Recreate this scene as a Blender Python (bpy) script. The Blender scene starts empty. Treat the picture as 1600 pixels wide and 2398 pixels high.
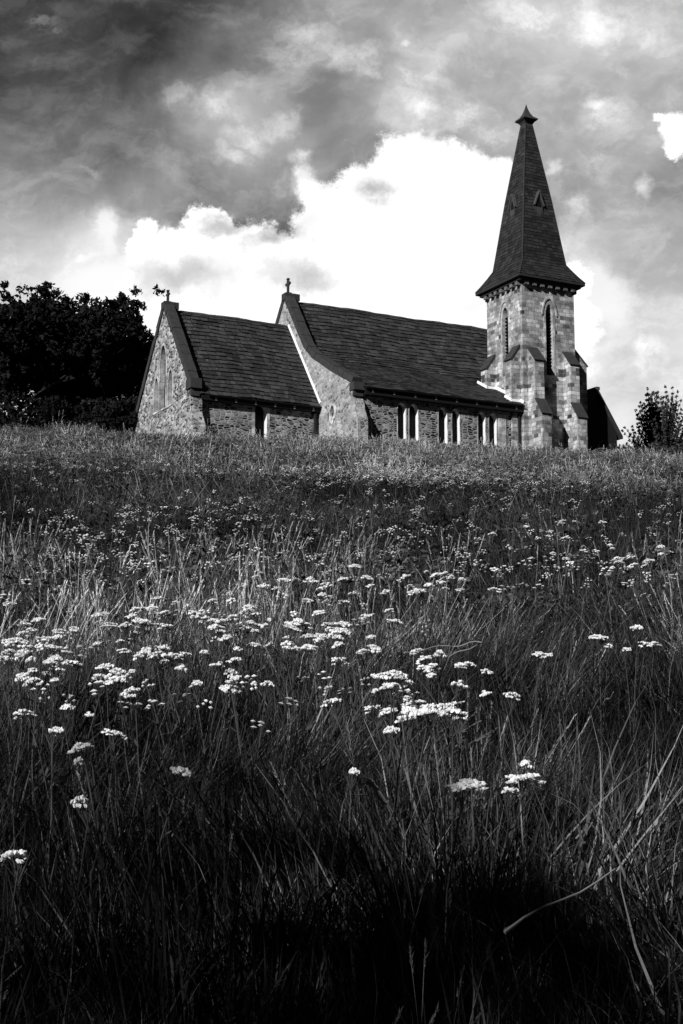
import bpy, math, random
import numpy as np
from mathutils import Vector, Matrix
from mathutils.geometry import tessellate_polygon
R = math.radians
random.seed(7)
rng = np.random.default_rng(11)
scn = bpy.context.scene
col = scn.collection

# ------------------------------------------------------------------ camera
cam_d = bpy.data.cameras.new('camera')
cam = bpy.data.objects.new('camera', cam_d); col.objects.link(cam)
PITCH = 8.3
FPX = 3430.0
cam.location = (0, 0, 0); cam.rotation_euler = (R(90 + PITCH), 0, 0)
cam_d.sensor_fit = 'VERTICAL'; cam_d.sensor_height = 36; cam_d.lens = 36 * FPX / 2398
cam_d.clip_start = 0.05; cam_d.clip_end = 5000
scn.camera = cam

# ------------------------------------------------------------------ sun
SU, SV = 0.885, 0.466            # sun comes from the east end (-u) and the south (-v)
SUN_EL = R(27)
TH = R(62.6)
uu = Vector((math.sin(TH), math.cos(TH), 0)); vv = Vector((-math.cos(TH), math.sin(TH), 0))
hs = (-uu * SU - vv * SV).normalized()
sun_dir = Vector((hs.x * math.cos(SUN_EL), hs.y * math.cos(SUN_EL), math.sin(SUN_EL)))
sd = bpy.data.lights.new('sun', 'SUN'); sd.energy = 5.0; sd.angle = R(0.5); sd.color = (1, 1, 1)
sun = bpy.data.objects.new('sun', sd); col.objects.link(sun)
sun.rotation_euler = sun_dir.to_track_quat('Z', 'Y').to_euler()

scn.view_settings.view_transform = 'Standard'; scn.view_settings.look = 'None'
scn.view_settings.exposure = 0.35; scn.view_settings.gamma = 1.0

# ------------------------------------------------------------------ world: overcast monochrome sky with one bright cumulus
def st(xd, yd):
    """direction slopes (x/y, z/y) of a spot of sky; xd, yd on a 1568x2350 grid"""
    x = xd * 1.0204; y = yd * 1.0204
    p = R(PITCH); F = (0, math.cos(p), math.sin(p)); U = (0, -math.sin(p), math.cos(p))
    a = (x - 800) / FPX; b = -(y - 1199) / FPX
    dy = F[1] + U[1] * b; dz = F[2] + U[2] * b
    return a / dy, dz / dy

W = bpy.data.worlds.new('World'); scn.world = W; W.use_nodes = True
nt = W.node_tree; nt.nodes.clear()
def N(t, **k):
    n = nt.nodes.new(t)
    for a, b in k.items(): setattr(n, a, b)
    return n
def inp(s, v):
    if isinstance(v, bpy.types.NodeSocket): nt.links.new(v, s)
    else: s.default_value = v
def M(op, a, b=None, c=None, clamp=False):
    n = N('ShaderNodeMath', operation=op, use_clamp=clamp)
    inp(n.inputs[0], a)
    if b is not None: inp(n.inputs[1], b)
    if c is not None: inp(n.inputs[2], c)
    return n.outputs[0]
def VM(op, a, b=None):
    n = N('ShaderNodeVectorMath', operation=op)
    inp(n.inputs[0], a)
    if b is not None: inp(n.inputs[1], b)
    return n.outputs['Value'] if op in ('LENGTH', 'DISTANCE', 'DOT_PRODUCT') else n.outputs[0]
def noise(vec, scale, det=8, rough=.55, dist=0.0, col_=False):
    n = N('ShaderNodeTexNoise'); inp(n.inputs['Vector'], vec)
    n.inputs['Scale'].default_value = scale; n.inputs['Detail'].default_value = det
    n.inputs['Roughness'].default_value = rough; n.inputs['Distortion'].default_value = dist
    return n.outputs['Color'] if col_ else n.outputs['Fac']
def smooth(x, lo, hi):
    n = N('ShaderNodeMapRange', interpolation_type='SMOOTHSTEP')
    inp(n.inputs[0], x); n.inputs[1].default_value = lo; n.inputs[2].default_value = hi
    return n.outputs[0]
tc = N('ShaderNodeTexCoord').outputs['Generated']
sep = N('ShaderNodeSeparateXYZ'); nt.links.new(tc, sep.inputs[0])
yy = M('MAXIMUM', sep.outputs[1], 0.06)
S_ = M('DIVIDE', sep.outputs[0], yy); T_ = M('DIVIDE', sep.outputs[2], yy)
comb = N('ShaderNodeCombineXYZ'); inp(comb.inputs[0], S_); inp(comb.inputs[1], T_); inp(comb.inputs[2], 0.37)
ST = comb.outputs[0]
def warp(amp, scale, det=6, rough=.6, off=0.0):
    v = VM('ADD', ST, (off, off * 1.7, off * .3))
    c = VM('SUBTRACT', noise(v, scale, det, rough, col_=True), (0.5, 0.5, 0.5))
    n = N('ShaderNodeVectorMath', operation='SCALE'); nt.links.new(c, n.inputs[0]); n.inputs['Scale'].default_value = amp
    m = VM('MULTIPLY', n.outputs[0], (1, 1, 0))
    return VM('ADD', ST, m)
wb = warp(0.09, 7, 8, .62, 3.0)
# broad tones of the cloud sheet: x, y, radius, tone
tones = [(60,40,160,.27),(330,30,170,.26),(120,220,150,.30),(330,180,110,.33),(560,60,110,.46),(60,330,130,.37),(240,330,120,.42),(40,470,130,.50),(250,430,90,.47),
 (60,570,120,.68),(180,640,120,.84),(330,420,80,.52),(400,230,75,.62),(520,250,80,.66),(560,330,70,.66),(640,290,70,.60),(450,150,90,.40),(720,110,90,.60),(760,30,80,.64),(740,240,70,.45),
 (620,400,70,.50),(700,360,55,.55),(820,300,60,.50),(850,190,60,.54),(960,130,90,.70),(950,230,70,.72),(1080,270,90,.66),(960,30,80,.62),(1130,90,110,.66),(1200,190,90,.63),
 (1330,50,130,.76),(1500,60,120,.70),(1400,170,80,.64),(1370,260,60,.68),(1290,330,70,.62),(1340,420,70,.62),(1430,340,60,.64),(1530,430,80,.50),(1530,200,70,.62),(1420,500,80,.66),
 (1530,560,90,.68),(1360,520,60,.78),(1490,660,90,.80),(1530,790,110,.82),(1450,860,90,.80),(1380,800,60,.93),(1420,940,60,.90),(1540,900,80,.80),(500,400,60,.50),(130,420,70,.46),(60,690,90,.86),(200,720,90,.97),(320,690,90,1.0),(100,830,120,.95),(250,560,60,.78)]
num = None; den = None
for (x, y, r, tv) in tones:
    tv = tv + (.065 if tv > .34 else .01) + (.05 if x < 420 and 380 < y < 700 else 0)
    s, t = st(x, y); rr = r / 3361 * 1.02
    d = VM('DISTANCE', wb, (s, t, 0.37))
    q = M('DIVIDE', d, rr * 0.85); w = M('EXPONENT', M('MULTIPLY', M('MULTIPLY', q, q), -1.0))
    den = w if den is None else M('ADD', den, w)
    num = M('MULTIPLY', w, tv) if num is None else M('MULTIPLY_ADD', w, tv, num)
den = M('ADD', den, 0.012); num = M('ADD', num, 0.012 * 0.20)
base = M('DIVIDE', num, den)
wd_ = warp(0.10, 8, 5, .5, 13.0)
n3 = noise(VM('MULTIPLY', wd_, (1.0, 1.5, 1)), 10, 12, .60)
bil = M('ABSOLUTE', M('MULTIPLY', M('SUBTRACT', noise(VM('ADD', wd_, (7, 3, 1)), 16, 10, .58), .5), 2.0))
n4 = M('SUBTRACT', .72, bil)
n5 = smooth(noise(VM('MULTIPLY', wb, (1.0, 1.6, 1)), 20, 12, .66), .46, .66)
front = smooth(sep.outputs[1], 0.1, 0.4)
det = M('ADD', M('MULTIPLY', M('SUBTRACT', n3, .5), .46), M('ADD', M('MULTIPLY', M('SUBTRACT', n4, .5), .14), M('MULTIPLY', M('SUBTRACT', n5, .35), .09)))
nback = noise(tc, 3.0, 6, .6)
det = M('ADD', M('MULTIPLY', det, front), M('MULTIPLY', M('SUBTRACT', nback, .5), M('MULTIPLY', M('SUBTRACT', 1.0, front), .3)))
base = M('ADD', base, det)
# the cumulus: lobes and a cauliflower edge
ww_ = warp(0.085, 13, 12, .68, 15.0)
wc = warp(0.046, 20, 13, .74, 9.0)
wp_ = warp(0.020, 60, 10, .72, 4.0)
wc2 = warp(0.05, 9, 5, .55, 5.0)
def lobes(vec, L):
    o = None
    for (x, y, rx, ry) in L:
        s, t = st(x, y)
        d = VM('LENGTH', VM('MULTIPLY', VM('SUBTRACT', vec, (s, t, 0.37)), (3361 / rx, 3361 / ry, 0)))
        k = M('SUBTRACT', 1.0, d)
        o = k if o is None else M('MAXIMUM', o, k)
    return o
cum = lobes(wc, [(1150,470,70,140),(945,420,120,150),(1010,420,110,130),(850,480,110,120),(1060,480,150,165),(770,540,120,130),(480,540,80,92),(570,600,130,115),(410,590,80,72),(340,580,40,90),
  (700,630,180,120),(900,660,360,220),(1040,700,270,230),(1290,740,90,120),(390,670,90,90),(1310,650,50,60),(560,700,260,100)])
cum = M('ADD', cum, M('MULTIPLY', M('SUBTRACT', noise(ww_, 30, 10, .7), .5), .22))
cs = smooth(cum, -0.02, 0.17)
soft = lobes(ww_, [(1365,690,130,150),(1365,680,100,130),(250,640,150,60),(700,420,60,70),(1260,620,60,90)])
sf = M('MULTIPLY', smooth(soft, 0.0, 0.7), 0.85)
puff = lobes(wp_, [(243,525,40,84),(225,640,120,50),(1540,290,40,42),(1550,335,30,36),(1510,268,24,16),(1476,430,26,38),(930,100,16,14),(1355,235,36,20),(1270,385,22,24),(690,360,34,26)])
pl_ = smooth(lobes(wp_, [(243,520,30,62),(250,570,24,40),(215,640,90,30),(160,655,40,24)]), 0.0, .6)
base = M('ADD', base, M('MULTIPLY', M('SUBTRACT', 1.0, base), M('MULTIPLY', pl_, .6)))
pf = M('MULTIPLY', M('MULTIPLY', smooth(puff, -.1, 1.0), M('ADD', .45, n3)), 0.75)
pr = lobes(wp_, [(1545,295,44,46),(1552,340,30,36),(1512,270,24,16)])
pw = smooth(pr, 0.0, 0.3)
base = M('ADD', base, M('MULTIPLY', M('SUBTRACT', 1.0, base), sf))
base = M('ADD', base, M('MULTIPLY', M('SUBTRACT', 1.0, base), pf))
# wispy light streaks in the upper grey sheet
wi = lobes(ww_, [(400,225,85,42),(480,250,90,45),(560,310,80,50),(520,360,60,35),(640,270,60,40),(690,60,110,70),(640,130,90,50),(780,130,110,60),(960,150,90,60),(960,230,70,60),(1060,260,100,60),(1130,300,90,40),(1380,60,160,70),(1200,40,120,50),(1400,240,90,40),(1370,380,60,50),(1330,470,50,60),(700,440,60,40),(620,420,45,60),(110,60,60,18),(215,405,40,16),(1480,820,60,60)])
base = M('ADD', base, M('MULTIPLY', M('MULTIPLY', smooth(wi, -.15, 0.8), smooth(noise(ww_, 24, 12, .66), .34, .62)), 0.20))
inner = M('ADD', 1.04, M('MULTIPLY', M('SUBTRACT', noise(ww_, 14, 10, .62), .5), .34))
inner = M('SUBTRACT', inner, M('MULTIPLY', smooth(lobes(ww_, [(610,550,70,34),(420,640,150,80),(1400,690,90,90),(520,500,80,40),(700,640,120,50),(860,420,60,40)]), -.1, 1), .26))
cov = M('MAXIMUM', cs, pw)
tone = M('ADD', M('MULTIPLY', base, M('SUBTRACT', 1.0, cov)), M('MULTIPLY', inner, cov))
tone = M('MAXIMUM', tone, 0.05)
lin = M('MULTIPLY', M('POWER', tone, 2.2), .80)
below = smooth(sep.outputs[2], -0.15, 0.0)
lin = M('MULTIPLY', lin, M('ADD', M('MULTIPLY', below, 0.9), 0.1))
cc = N('ShaderNodeCombineXYZ')
for i in range(3): inp(cc.inputs[i], lin)
bgc = N('ShaderNodeBackground'); nt.links.new(cc.outputs[0], bgc.inputs[0]); bgc.inputs[1].default_value = 1.0
sky = N('ShaderNodeTexSky', sky_type='NISHITA', sun_disc=False)
sky.sun_elevation = SUN_EL; sky.sun_rotation = math.atan2(hs.x, hs.y)
bw = N('ShaderNodeRGBToBW'); nt.links.new(sky.outputs[0], bw.inputs[0])
bgs = N('ShaderNodeBackground'); nt.links.new(bw.outputs[0], bgs.inputs[0]); bgs.inputs[1].default_value = 0.06
mix = N('ShaderNodeMixShader'); mix.inputs[0].default_value = 0.96
nt.links.new(bgs.outputs[0], mix.inputs[1]); nt.links.new(bgc.outputs[0], mix.inputs[2])
out = N('ShaderNodeOutputWorld'); nt.links.new(mix.outputs[0], out.inputs[0])
W.cycles.sampling_method = 'MANUAL'; W.cycles.sample_map_resolution = 512

# ------------------------------------------------------------------ materials (a black and white picture: all greys)
def G(v): return (v, v, v, 1)
def newmat(name):
    global nt
    m = bpy.data.materials.new(name); m.use_nodes = True
    nt = m.node_tree
    b = nt.nodes['Principled BSDF']
    b.inputs['Specular IOR Level'].default_value = 0.15
    return m, b
def plain(name, v, rough=.9, var=.25, scale=6, spec=.15):
    m, b = newmat(name)
    c = N('ShaderNodeTexCoord').outputs['Object']
    n = noise(c, scale, 6, .6)
    k = M('MULTIPLY', M('ADD', M('MULTIPLY', M('SUBTRACT', n, .5), var * 4), 1.0), v)
    k = M('MAXIMUM', k, v * .2)
    x = N('ShaderNodeCombineXYZ')
    for i in range(3): inp(x.inputs[i], k)
    nt.links.new(x.outputs[0], b.inputs['Base Color']); b.inputs['Roughness'].default_value = rough
    b.inputs['Specular IOR Level'].default_value = spec
    return m
def grey(v):
    x = N('ShaderNodeCombineXYZ')
    for i in range(3): inp(x.inputs[i], v)
    return x.outputs[0]
def ramp(x, pts, interp='LINEAR'):
    n = N('ShaderNodeValToRGB'); inp(n.inputs[0], x)
    cr = n.color_ramp; cr.interpolation = interp
    while len(cr.elements) < len(pts): cr.elements.new(0.5)
    for e, (p, v) in zip(cr.elements, pts): e.position = p; e.color = G(v)
    return n.outputs[0]
def wallcoord():
    tcn = N('ShaderNodeTexCoord'); s = N('ShaderNodeSeparateXYZ'); nt.links.new(tcn.outputs['Object'], s.inputs[0])
    h = M('ADD', s.outputs[0], s.outputs[1])
    c = N('ShaderNodeCombineXYZ'); inp(c.inputs[0], h); inp(c.inputs[1], s.outputs[2])
    return c.outputs[0], tcn.outputs['Object'], s
def finish(b, colr, hgt, strength, dist, rough=.92):
    nt.links.new(colr, b.inputs['Base Color']); b.inputs['Roughness'].default_value = rough
    bp = N('ShaderNodeBump'); bp.inputs['Strength'].default_value = strength; bp.inputs['Distance'].default_value = dist
    inp(bp.inputs['Height'], hgt); nt.links.new(bp.outputs[0], b.inputs['Normal'])
def rubble(name, sx, sz, levels, mortar, mw=.06, stain=.5, bump=.9):
    m, b = newmat(name)
    c, oc, s = wallcoord()
    nz = VM('SUBTRACT', noise(oc, 1.6, 4, .6, col_=True), (.5, .5, .5))
    wv = VM('ADD', c, VM('MULTIPLY', nz, (.34, .16, 0)))
    vec = VM('MULTIPLY', wv, (sx, sz, 0))
    v1 = N('ShaderNodeTexVoronoi', voronoi_dimensions='2D', feature='F1'); nt.links.new(vec, v1.inputs['Vector']); v1.inputs['Scale'].default_value = 1; v1.inputs['Randomness'].default_value = .85
    v2 = N('ShaderNodeTexVoronoi', voronoi_dimensions='2D', feature='DISTANCE_TO_EDGE'); nt.links.new(vec, v2.inputs['Vector']); v2.inputs['Scale'].default_value = 1; v2.inputs['Randomness'].default_value = .85
    sp = N('ShaderNodeSeparateColor'); nt.links.new(v1.outputs['Color'], sp.inputs[0])
    stone = ramp(sp.outputs[0], levels, 'CONSTANT')
    e = smooth(v2.outputs['Distance'], mw * .4, mw * 1.6)
    mx = N('ShaderNodeMix', data_type='RGBA'); inp(mx.inputs[0], e); mx.inputs[6].default_value = G(mortar); nt.links.new(stone, mx.inputs[7])
    st1 = M('ADD', 1 - stain * .5, M('MULTIPLY', M('SUBTRACT', M('MULTIPLY', noise(oc, 1.3, 8, .74), 2.4), .75), stain))
    st2 = M('ADD', .40, M('MULTIPLY', noise(oc, 9, 7, .75), 1.2))
    colr = VM('MULTIPLY', mx.outputs[2], grey(M('MULTIPLY', st1, st2)))
    hg = M('ADD', M('MULTIPLY', e, .8), M('MULTIPLY', noise(oc, 12, 5, .6), .5))
    hg = M('ADD', hg, M('MULTIPLY', sp.outputs[1], .5))
    finish(b, colr, hg, bump, .016)
    return m
def ashlar(name, bw_, bh, c1, c2, mortar, blackf=.06, stain=.6):
    m, b = newmat(name)
    c, oc, s = wallcoord()
    nz = VM('SUBTRACT', noise(oc, 2.5, 3, .6, col_=True), (.5, .5, .5))
    wv = VM('ADD', c, VM('MULTIPLY', nz, (.12, .07, 0)))
    br = N('ShaderNodeTexBrick'); nt.links.new(wv, br.inputs['Vector'])
    br.inputs['Scale'].default_value = 1; br.inputs['Brick Width'].default_value = bw_; br.inputs['Row Height'].default_value = bh
    br.inputs['Mortar Size'].default_value = .012; br.inputs['Mortar Smooth'].default_value = .3
    br.inputs['Color1'].default_value = G(0); br.inputs['Color2'].default_value = G(1); br.inputs['Mortar'].default_value = G(.5)
    br.inputs['Bias'].default_value = 0; br.offset = .43; br.squash = .7; br.squash_frequency = 3
    sp = N('ShaderNodeSeparateColor'); nt.links.new(br.outputs['Color'], sp.inputs[0])
    stone = ramp(sp.outputs[0], [(0, .03), (blackf, c1), (.3, (c1 + c2) * .46), (.55, (c1 + c2) * .5), (.8, c2), (1, c2 * 1.2)], 'LINEAR')
    mx = N('ShaderNodeMix', data_type='RGBA'); nt.links.new(br.outputs['Fac'], mx.inputs[0]); nt.links.new(stone, mx.inputs[6]); mx.inputs[7].default_value = G(mortar)
    st1 = M('ADD', .25, M('MULTIPLY', smooth(noise(oc, 1.1, 9, .74), .30, .66), .85))
    st2 = M('ADD', .30, M('MULTIPLY', noise(oc, 5, 8, .75), 1.4))
    colr = VM('MULTIPLY', mx.outputs[2], grey(M('MULTIPLY', st1, st2)))
    hg = M('ADD', M('MULTIPLY', M('SUBTRACT', 1.0, br.outputs['Fac']), .8), M('MULTIPLY', noise(oc, 9, 6, .65), .8))
    finish(b, colr, hg, .8, .012)
    return m
def slatemat(name, v, fleck=.10, thr=.66):
    m, b = newmat(name)
    oc = N('ShaderNodeTexCoord').outputs['Object']
    g = N('ShaderNodeNewGeometry').outputs['Random Per Island']
    k = M('MULTIPLY', M('ADD', .55, M('MULTIPLY', g, .9)), v)
    k = M('MULTIPLY', k, M('ADD', .1, M('MULTIPLY', noise(oc, .9, 7, .68), 1.8)))
    li = smooth(noise(oc, 5.5, 8, .7), thr, thr + .1)
    k = M('ADD', k, M('MULTIPLY', li, fleck))
    finish(b, grey(k), noise(oc, 14, 5, .6), .5, .02, .75)
    return m
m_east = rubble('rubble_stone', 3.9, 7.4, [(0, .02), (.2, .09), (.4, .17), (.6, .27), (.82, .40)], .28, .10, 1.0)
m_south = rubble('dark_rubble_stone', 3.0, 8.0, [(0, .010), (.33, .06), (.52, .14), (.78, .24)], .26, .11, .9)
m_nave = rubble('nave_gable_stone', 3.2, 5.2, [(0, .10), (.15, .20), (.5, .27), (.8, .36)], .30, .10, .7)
m_tower = ashlar('tower_blocks', .43, .225, .17, .46, .21, .09, 1.0)
m_dress = ashlar('dressed_stone', .60, .42, .34, .50, .34, .02, .4)
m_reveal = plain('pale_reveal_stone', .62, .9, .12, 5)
m_dark = plain('dark_opening', .006, .6, .2)
m_glass = plain('leaded_glass', .012, .35, .3, 8, .3)
m_cope = plain('coping_stone', .034, .95, .3, 4)
m_copel = plain('pale_coping_stone', .22, .95, .3, 4)
m_corb = plain('corbel_stone', .09, .95, .8, 3)
m_roof = slatemat('stone_slates', .034, .12, .60)
m_spire = slatemat('spire_slates', .022, .06, .68)
m_lead = plain('lead_flashing', .75, .6, .1)
m_gutter = plain('black_gutter', .008, .6, .2)
m_wood = plain('timber_with_tower_shade', .012, .8, .3)  # porch timber, with the tower's shade put into its near-black colour
m_soil = plain('soil', .012, 1, .4, 3)
m_grave = plain('weathered_headstone', .06, .95, .4, 5)
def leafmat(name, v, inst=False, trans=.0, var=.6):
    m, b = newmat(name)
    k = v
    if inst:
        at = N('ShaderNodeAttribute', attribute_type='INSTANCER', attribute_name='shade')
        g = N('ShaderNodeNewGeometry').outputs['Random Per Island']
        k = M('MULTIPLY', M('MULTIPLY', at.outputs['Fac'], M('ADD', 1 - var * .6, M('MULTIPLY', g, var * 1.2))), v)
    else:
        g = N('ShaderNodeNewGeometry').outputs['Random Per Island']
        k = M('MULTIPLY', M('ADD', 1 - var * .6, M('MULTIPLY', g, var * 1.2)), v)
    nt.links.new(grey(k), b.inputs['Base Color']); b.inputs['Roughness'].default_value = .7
    b.inputs['Specular IOR Level'].default_value = .06
    if trans > 0:
        tr = N('ShaderNodeBsdfTranslucent'); nt.links.new(grey(k), tr.inputs[0])
        ms = N('ShaderNodeMixShader'); ms.inputs[0].default_value = trans
        nt.links.new(b.outputs[0], ms.inputs[1]); nt.links.new(tr.outputs[0], ms.inputs[2])
        nt.links.new(ms.outputs[0], nt.nodes['Material Output'].inputs[0])
    return m
m_gdark = leafmat('grass_deep', .012, True, .2)
m_gmid = leafmat('grass_blade', .044, True, .25)
m_straw = leafmat('grass_straw', .20, True, .25)
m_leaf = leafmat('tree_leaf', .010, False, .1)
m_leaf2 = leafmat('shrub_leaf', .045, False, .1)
m_bark = plain('bark', .012, .95, .4, 5)
m_petal = leafmat('white_floret', .85, False, .35, .12)
m_stem = leafmat('flower_stem', .05, False, .1)
m_petalfar = leafmat('white_floret_far', .80, True, .3, .1)

# ------------------------------------------------------------------ mesh helpers
class MB:
    def __init__(s): s.v = []; s.f = []; s.m = []
    def add(s, vs, fs, mi=0):
        o = len(s.v); s.v += [tuple(p) for p in vs]
        for f in fs: s.f.append(tuple(i + o for i in f)); s.m.append(mi)
    def quad(s, a, b, c, d, mi=0): s.add([a, b, c, d], [(0, 1, 2, 3)], mi)
    def box(s, x0, x1, y0, y1, z0, z1, mi=0):
        v = [(x, y, z) for z in (z0, z1) for y in (y0, y1) for x in (x0, x1)]
        s.add(v, [(0, 2, 3, 1), (4, 5, 7, 6), (0, 1, 5, 4), (2, 6, 7, 3), (0, 4, 6, 2), (1, 3, 7, 5)], mi)
    def prism(s, prof, f, d0, d1, mi=0):
        """profile of 2D points swept from d0 to d1 through f(p, q, d)"""
        n = len(prof)
        v = [f(p, q, d0) for p, q in prof] + [f(p, q, d1) for p, q in prof]
        tri = tessellate_polygon([[Vector((p, q, 0)) for p, q in prof]])
        s.add(v, [tuple(t) for t in tri] + [tuple(i + n for i in t) for t in tri] + [(i, (i + 1) % n, (i + 1) % n + n, i + n) for i in range(n)], mi)
    def tube(s, pts, rad, n=7, mi=0):
        rings = []
        for i, p in enumerate(pts):
            p = Vector(p)
            d = (Vector(pts[min(i + 1, len(pts) - 1)]) - Vector(pts[max(i - 1, 0)])).normalized()
            a = d.orthogonal().normalized(); b = d.cross(a)
            r = rad[i] if hasattr(rad, '__len__') else rad
            rings.append([p + (a * math.cos(t) + b * math.sin(t)) * r for t in [2 * math.pi * k / n for k in range(n)]])
        v = [q for r_ in rings for q in r_]
        f = [(i * n + k, i * n + (k + 1) % n, (i + 1) * n + (k + 1) % n, (i + 1) * n + k) for i in range(len(pts) - 1) for k in range(n)]
        f += [tuple(range(n)), tuple(range((len(pts) - 1) * n, len(pts) * n))]
        s.add(v, f, mi)
    def mesh(s, name, mats):
        me = bpy.data.meshes.new(name); me.from_pydata(s.v, [], s.f)
        for m in (mats if isinstance(mats, (list, tuple)) else [mats]): me.materials.append(m)
        me.polygons.foreach_set('material_index', s.m); me.update()
        return me
    def build(s, name, mats, parent=None):
        o = bpy.data.objects.new(name, s.mesh(name, mats)); col.objects.link(o); o.parent = parent
        return o
def tag(o, label=None, cat=None, group=None, kind=None):
    if label: o['label'] = label
    if cat: o['category'] = cat
    if group: o['group'] = group
    if kind: o['kind'] = kind
    return o
def empty(name, loc=(0, 0, 0), rz=0):
    o = bpy.data.objects.new(name, None); col.objects.link(o); o.location = loc; o.rotation_euler = (0, 0, rz); o.empty_display_size = .2
    return o

# ------------------------------------------------------------------ terrain
def vnoise(x, y, seed=0):
    x = np.asarray(x, float); y = np.asarray(y, float)
    xi = np.floor(x).astype(np.int64); yi = np.floor(y).astype(np.int64)
    def h(a, b):
        n = (a * 374761393 + b * 668265263 + seed * 1442695041) & 0x7fffffff
        n = ((n ^ (n >> 13)) * 1274126177) & 0x7fffffff
        return ((n ^ (n >> 16)) & 0xffff) / 65535.0
    fx = x - xi; fy = y - yi; fx = fx * fx * (3 - 2 * fx); fy = fy * fy * (3 - 2 * fy)
    return (h(xi, yi) * (1 - fx) + h(xi + 1, yi) * fx) * (1 - fy) + (h(xi, yi + 1) * (1 - fx) + h(xi + 1, yi + 1) * fx) * fy
def ground(x, y):
    x = np.asarray(x, float); y = np.asarray(y, float)
    k = 8.0; t = (y - 84) / k
    ys = np.where(t > 6, 84.0 , np.where(t < -6, y, 84 - k * np.log1p(np.exp(-np.clip(t, -20, 20)))))
    z = -1.25 + .2110 * ys - .042 * 40 * np.tanh(x / 40) * np.clip(y / 30, 0, 1)
    z = z + np.clip((y - 3) / 10, 0, 1) * np.clip((70 - y) / 25, 0, 1) * ((vnoise(x / 5, y / 4, 3) - .5) * .34 + (vnoise(x / 1.7, y / 1.5, 5) - .5) * .12)
    return z
def gz(x, y): return float(ground(x, y))
xs = np.concatenate([np.linspace(-400, -40, 19)[:-1], np.linspace(-40, 50, 150), np.linspace(50, 400, 18)[1:]])
ys = np.concatenate([np.linspace(-60, 0, 16)[:-1], np.linspace(0, 110, 260), np.linspace(110, 900, 25)[1:]])
X, Y = np.meshgrid(xs, ys); Zg = ground(X, Y)
mb = MB(); mb.v = list(map(tuple, np.stack([X.ravel(), Y.ravel(), Zg.ravel()], 1).tolist())); nx = len(xs)
mb.f = [(j * nx + i, j * nx + i + 1, (j + 1) * nx + i + 1, (j + 1) * nx + i) for j in range(len(ys) - 1) for i in range(nx - 1)]; mb.m = [0] * len(mb.f)
g = mb.build('ground', m_soil); tag(g, kind='structure')
for p in g.data.polygons: p.use_smooth = True
def hit(xd, yd, h=0.0):
    """where a line of sight (1568x2350 grid) meets the meadow raised by h"""
    s, t = st(xd, yd)
    ya = np.arange(.8, 110, .04); k = np.nonzero(t * ya < ground(s * ya, ya) + h)[0]; y0 = float(ya[k[0]]) if len(k) else 110.0
    return s * y0, y0

# ------------------------------------------------------------------ the church (local frame: x along the nave to the west, y to the north)
O = Vector((10.17275, 80.0, 0))
church = empty('church', (O.x, O.y, 0), math.atan2(uu.y, uu.x))
tag(church, 'old stone church with slate roofs, square tower and slate spire on the hilltop', 'church')
ZB = 13.2
fE = lambda a0: (lambda p, q, d: (a0 + d, p, q))      # wall facing east; d goes inward (+x)
fS = lambda b0: (lambda p, q, d: (p, b0 + d, q))      # wall facing south
def lancet(c, w, z0, z1, n=6, k=1.25):
    h = w / 2; zs = z1 - w * k
    L = [(c - h, z0), (c + h, z0), (c + h, zs)]
    for i in range(1, n): t = i / n; L.append((c + h * (1 - t ** 1.9), zs + (z1 - zs) * math.sin(t * math.pi / 2) ** 1.0 * (t ** .15)))
    L.append((c, z1))
    for i in range(n - 1, 0, -1): t = i / n; L.append((c - h * (1 - t ** 1.9), zs + (z1 - zs) * math.sin(t * math.pi / 2) * (t ** .15)))
    L.append((c - h, zs)); return L
def holed(mb, outline, holes, f, depth, mi=0, thick=.5, rv=1):
    allp = [Vector((p, q, 0)) for p, q in outline]; loops = [allp] + [[Vector((p, q, 0)) for p, q in h] for h in holes]
    tri = tessellate_polygon(loops)
    flat = [v for l in loops for v in l]
    mb.add([f(v.x, v.y, 0) for v in flat], [tuple(t) for t in tri], mi)
    n = len(outline)
    mb.add([f(p, q, 0) for p, q in outline] + [f(p, q, thick) for p, q in outline], [(i, (i + 1) % n, (i + 1) % n + n, i + n) for i in range(n)], mi)
    for h in holes:
        n = len(h)
        mb.add([f(p, q, 0) for p, q in h] + [f(p, q, depth) for p, q in h], [(i, (i + 1) % n, (i + 1) % n + n, i + n) for i in range(n)], rv)
def ringm(mb, inner, outer, f, d0, d1, mi=0):
    n = len(inner)
    v = [f(p, q, d1) for p, q in inner] + [f(p, q, d1) for p, q in outer] + [f(p, q, d0) for p, q in inner] + [f(p, q, d0) for p, q in outer]
    fs = []
    for i in range(n):
        j = (i + 1) % n
        fs += [(i, j, j + n, i + n), (i + n, j + n, j + 3 * n, i + 3 * n), (i, j, j + 2 * n, i + 2 * n)]
    mb.add(v, fs, mi)
def window(parent, f, c, w, z0, z1, depth, ring=.14, proud=.02, pane=m_glass, k=1.25, label=None):
    a = lancet(c, w, z0, z1, k=k); b = lancet(c, w + 2 * ring, z0 - ring * .8, z1 + ring * 1.3, k=k * .95)
    m = MB(); ringm(m, a, b, f, .02, -proud)
    fr = m.build('window', m_dress, parent)
    if label: fr['label'] = label
    m = MB(); L = lancet(c, w + .004, z0, z1, k=k); tri = tessellate_polygon([[Vector((p, q, 0)) for p, q in L]])
    m.add([f(p, q, depth - .01) for p, q in L], [tuple(t) for t in tri])
    m.build('pane', pane, fr)
    return a, fr

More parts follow.
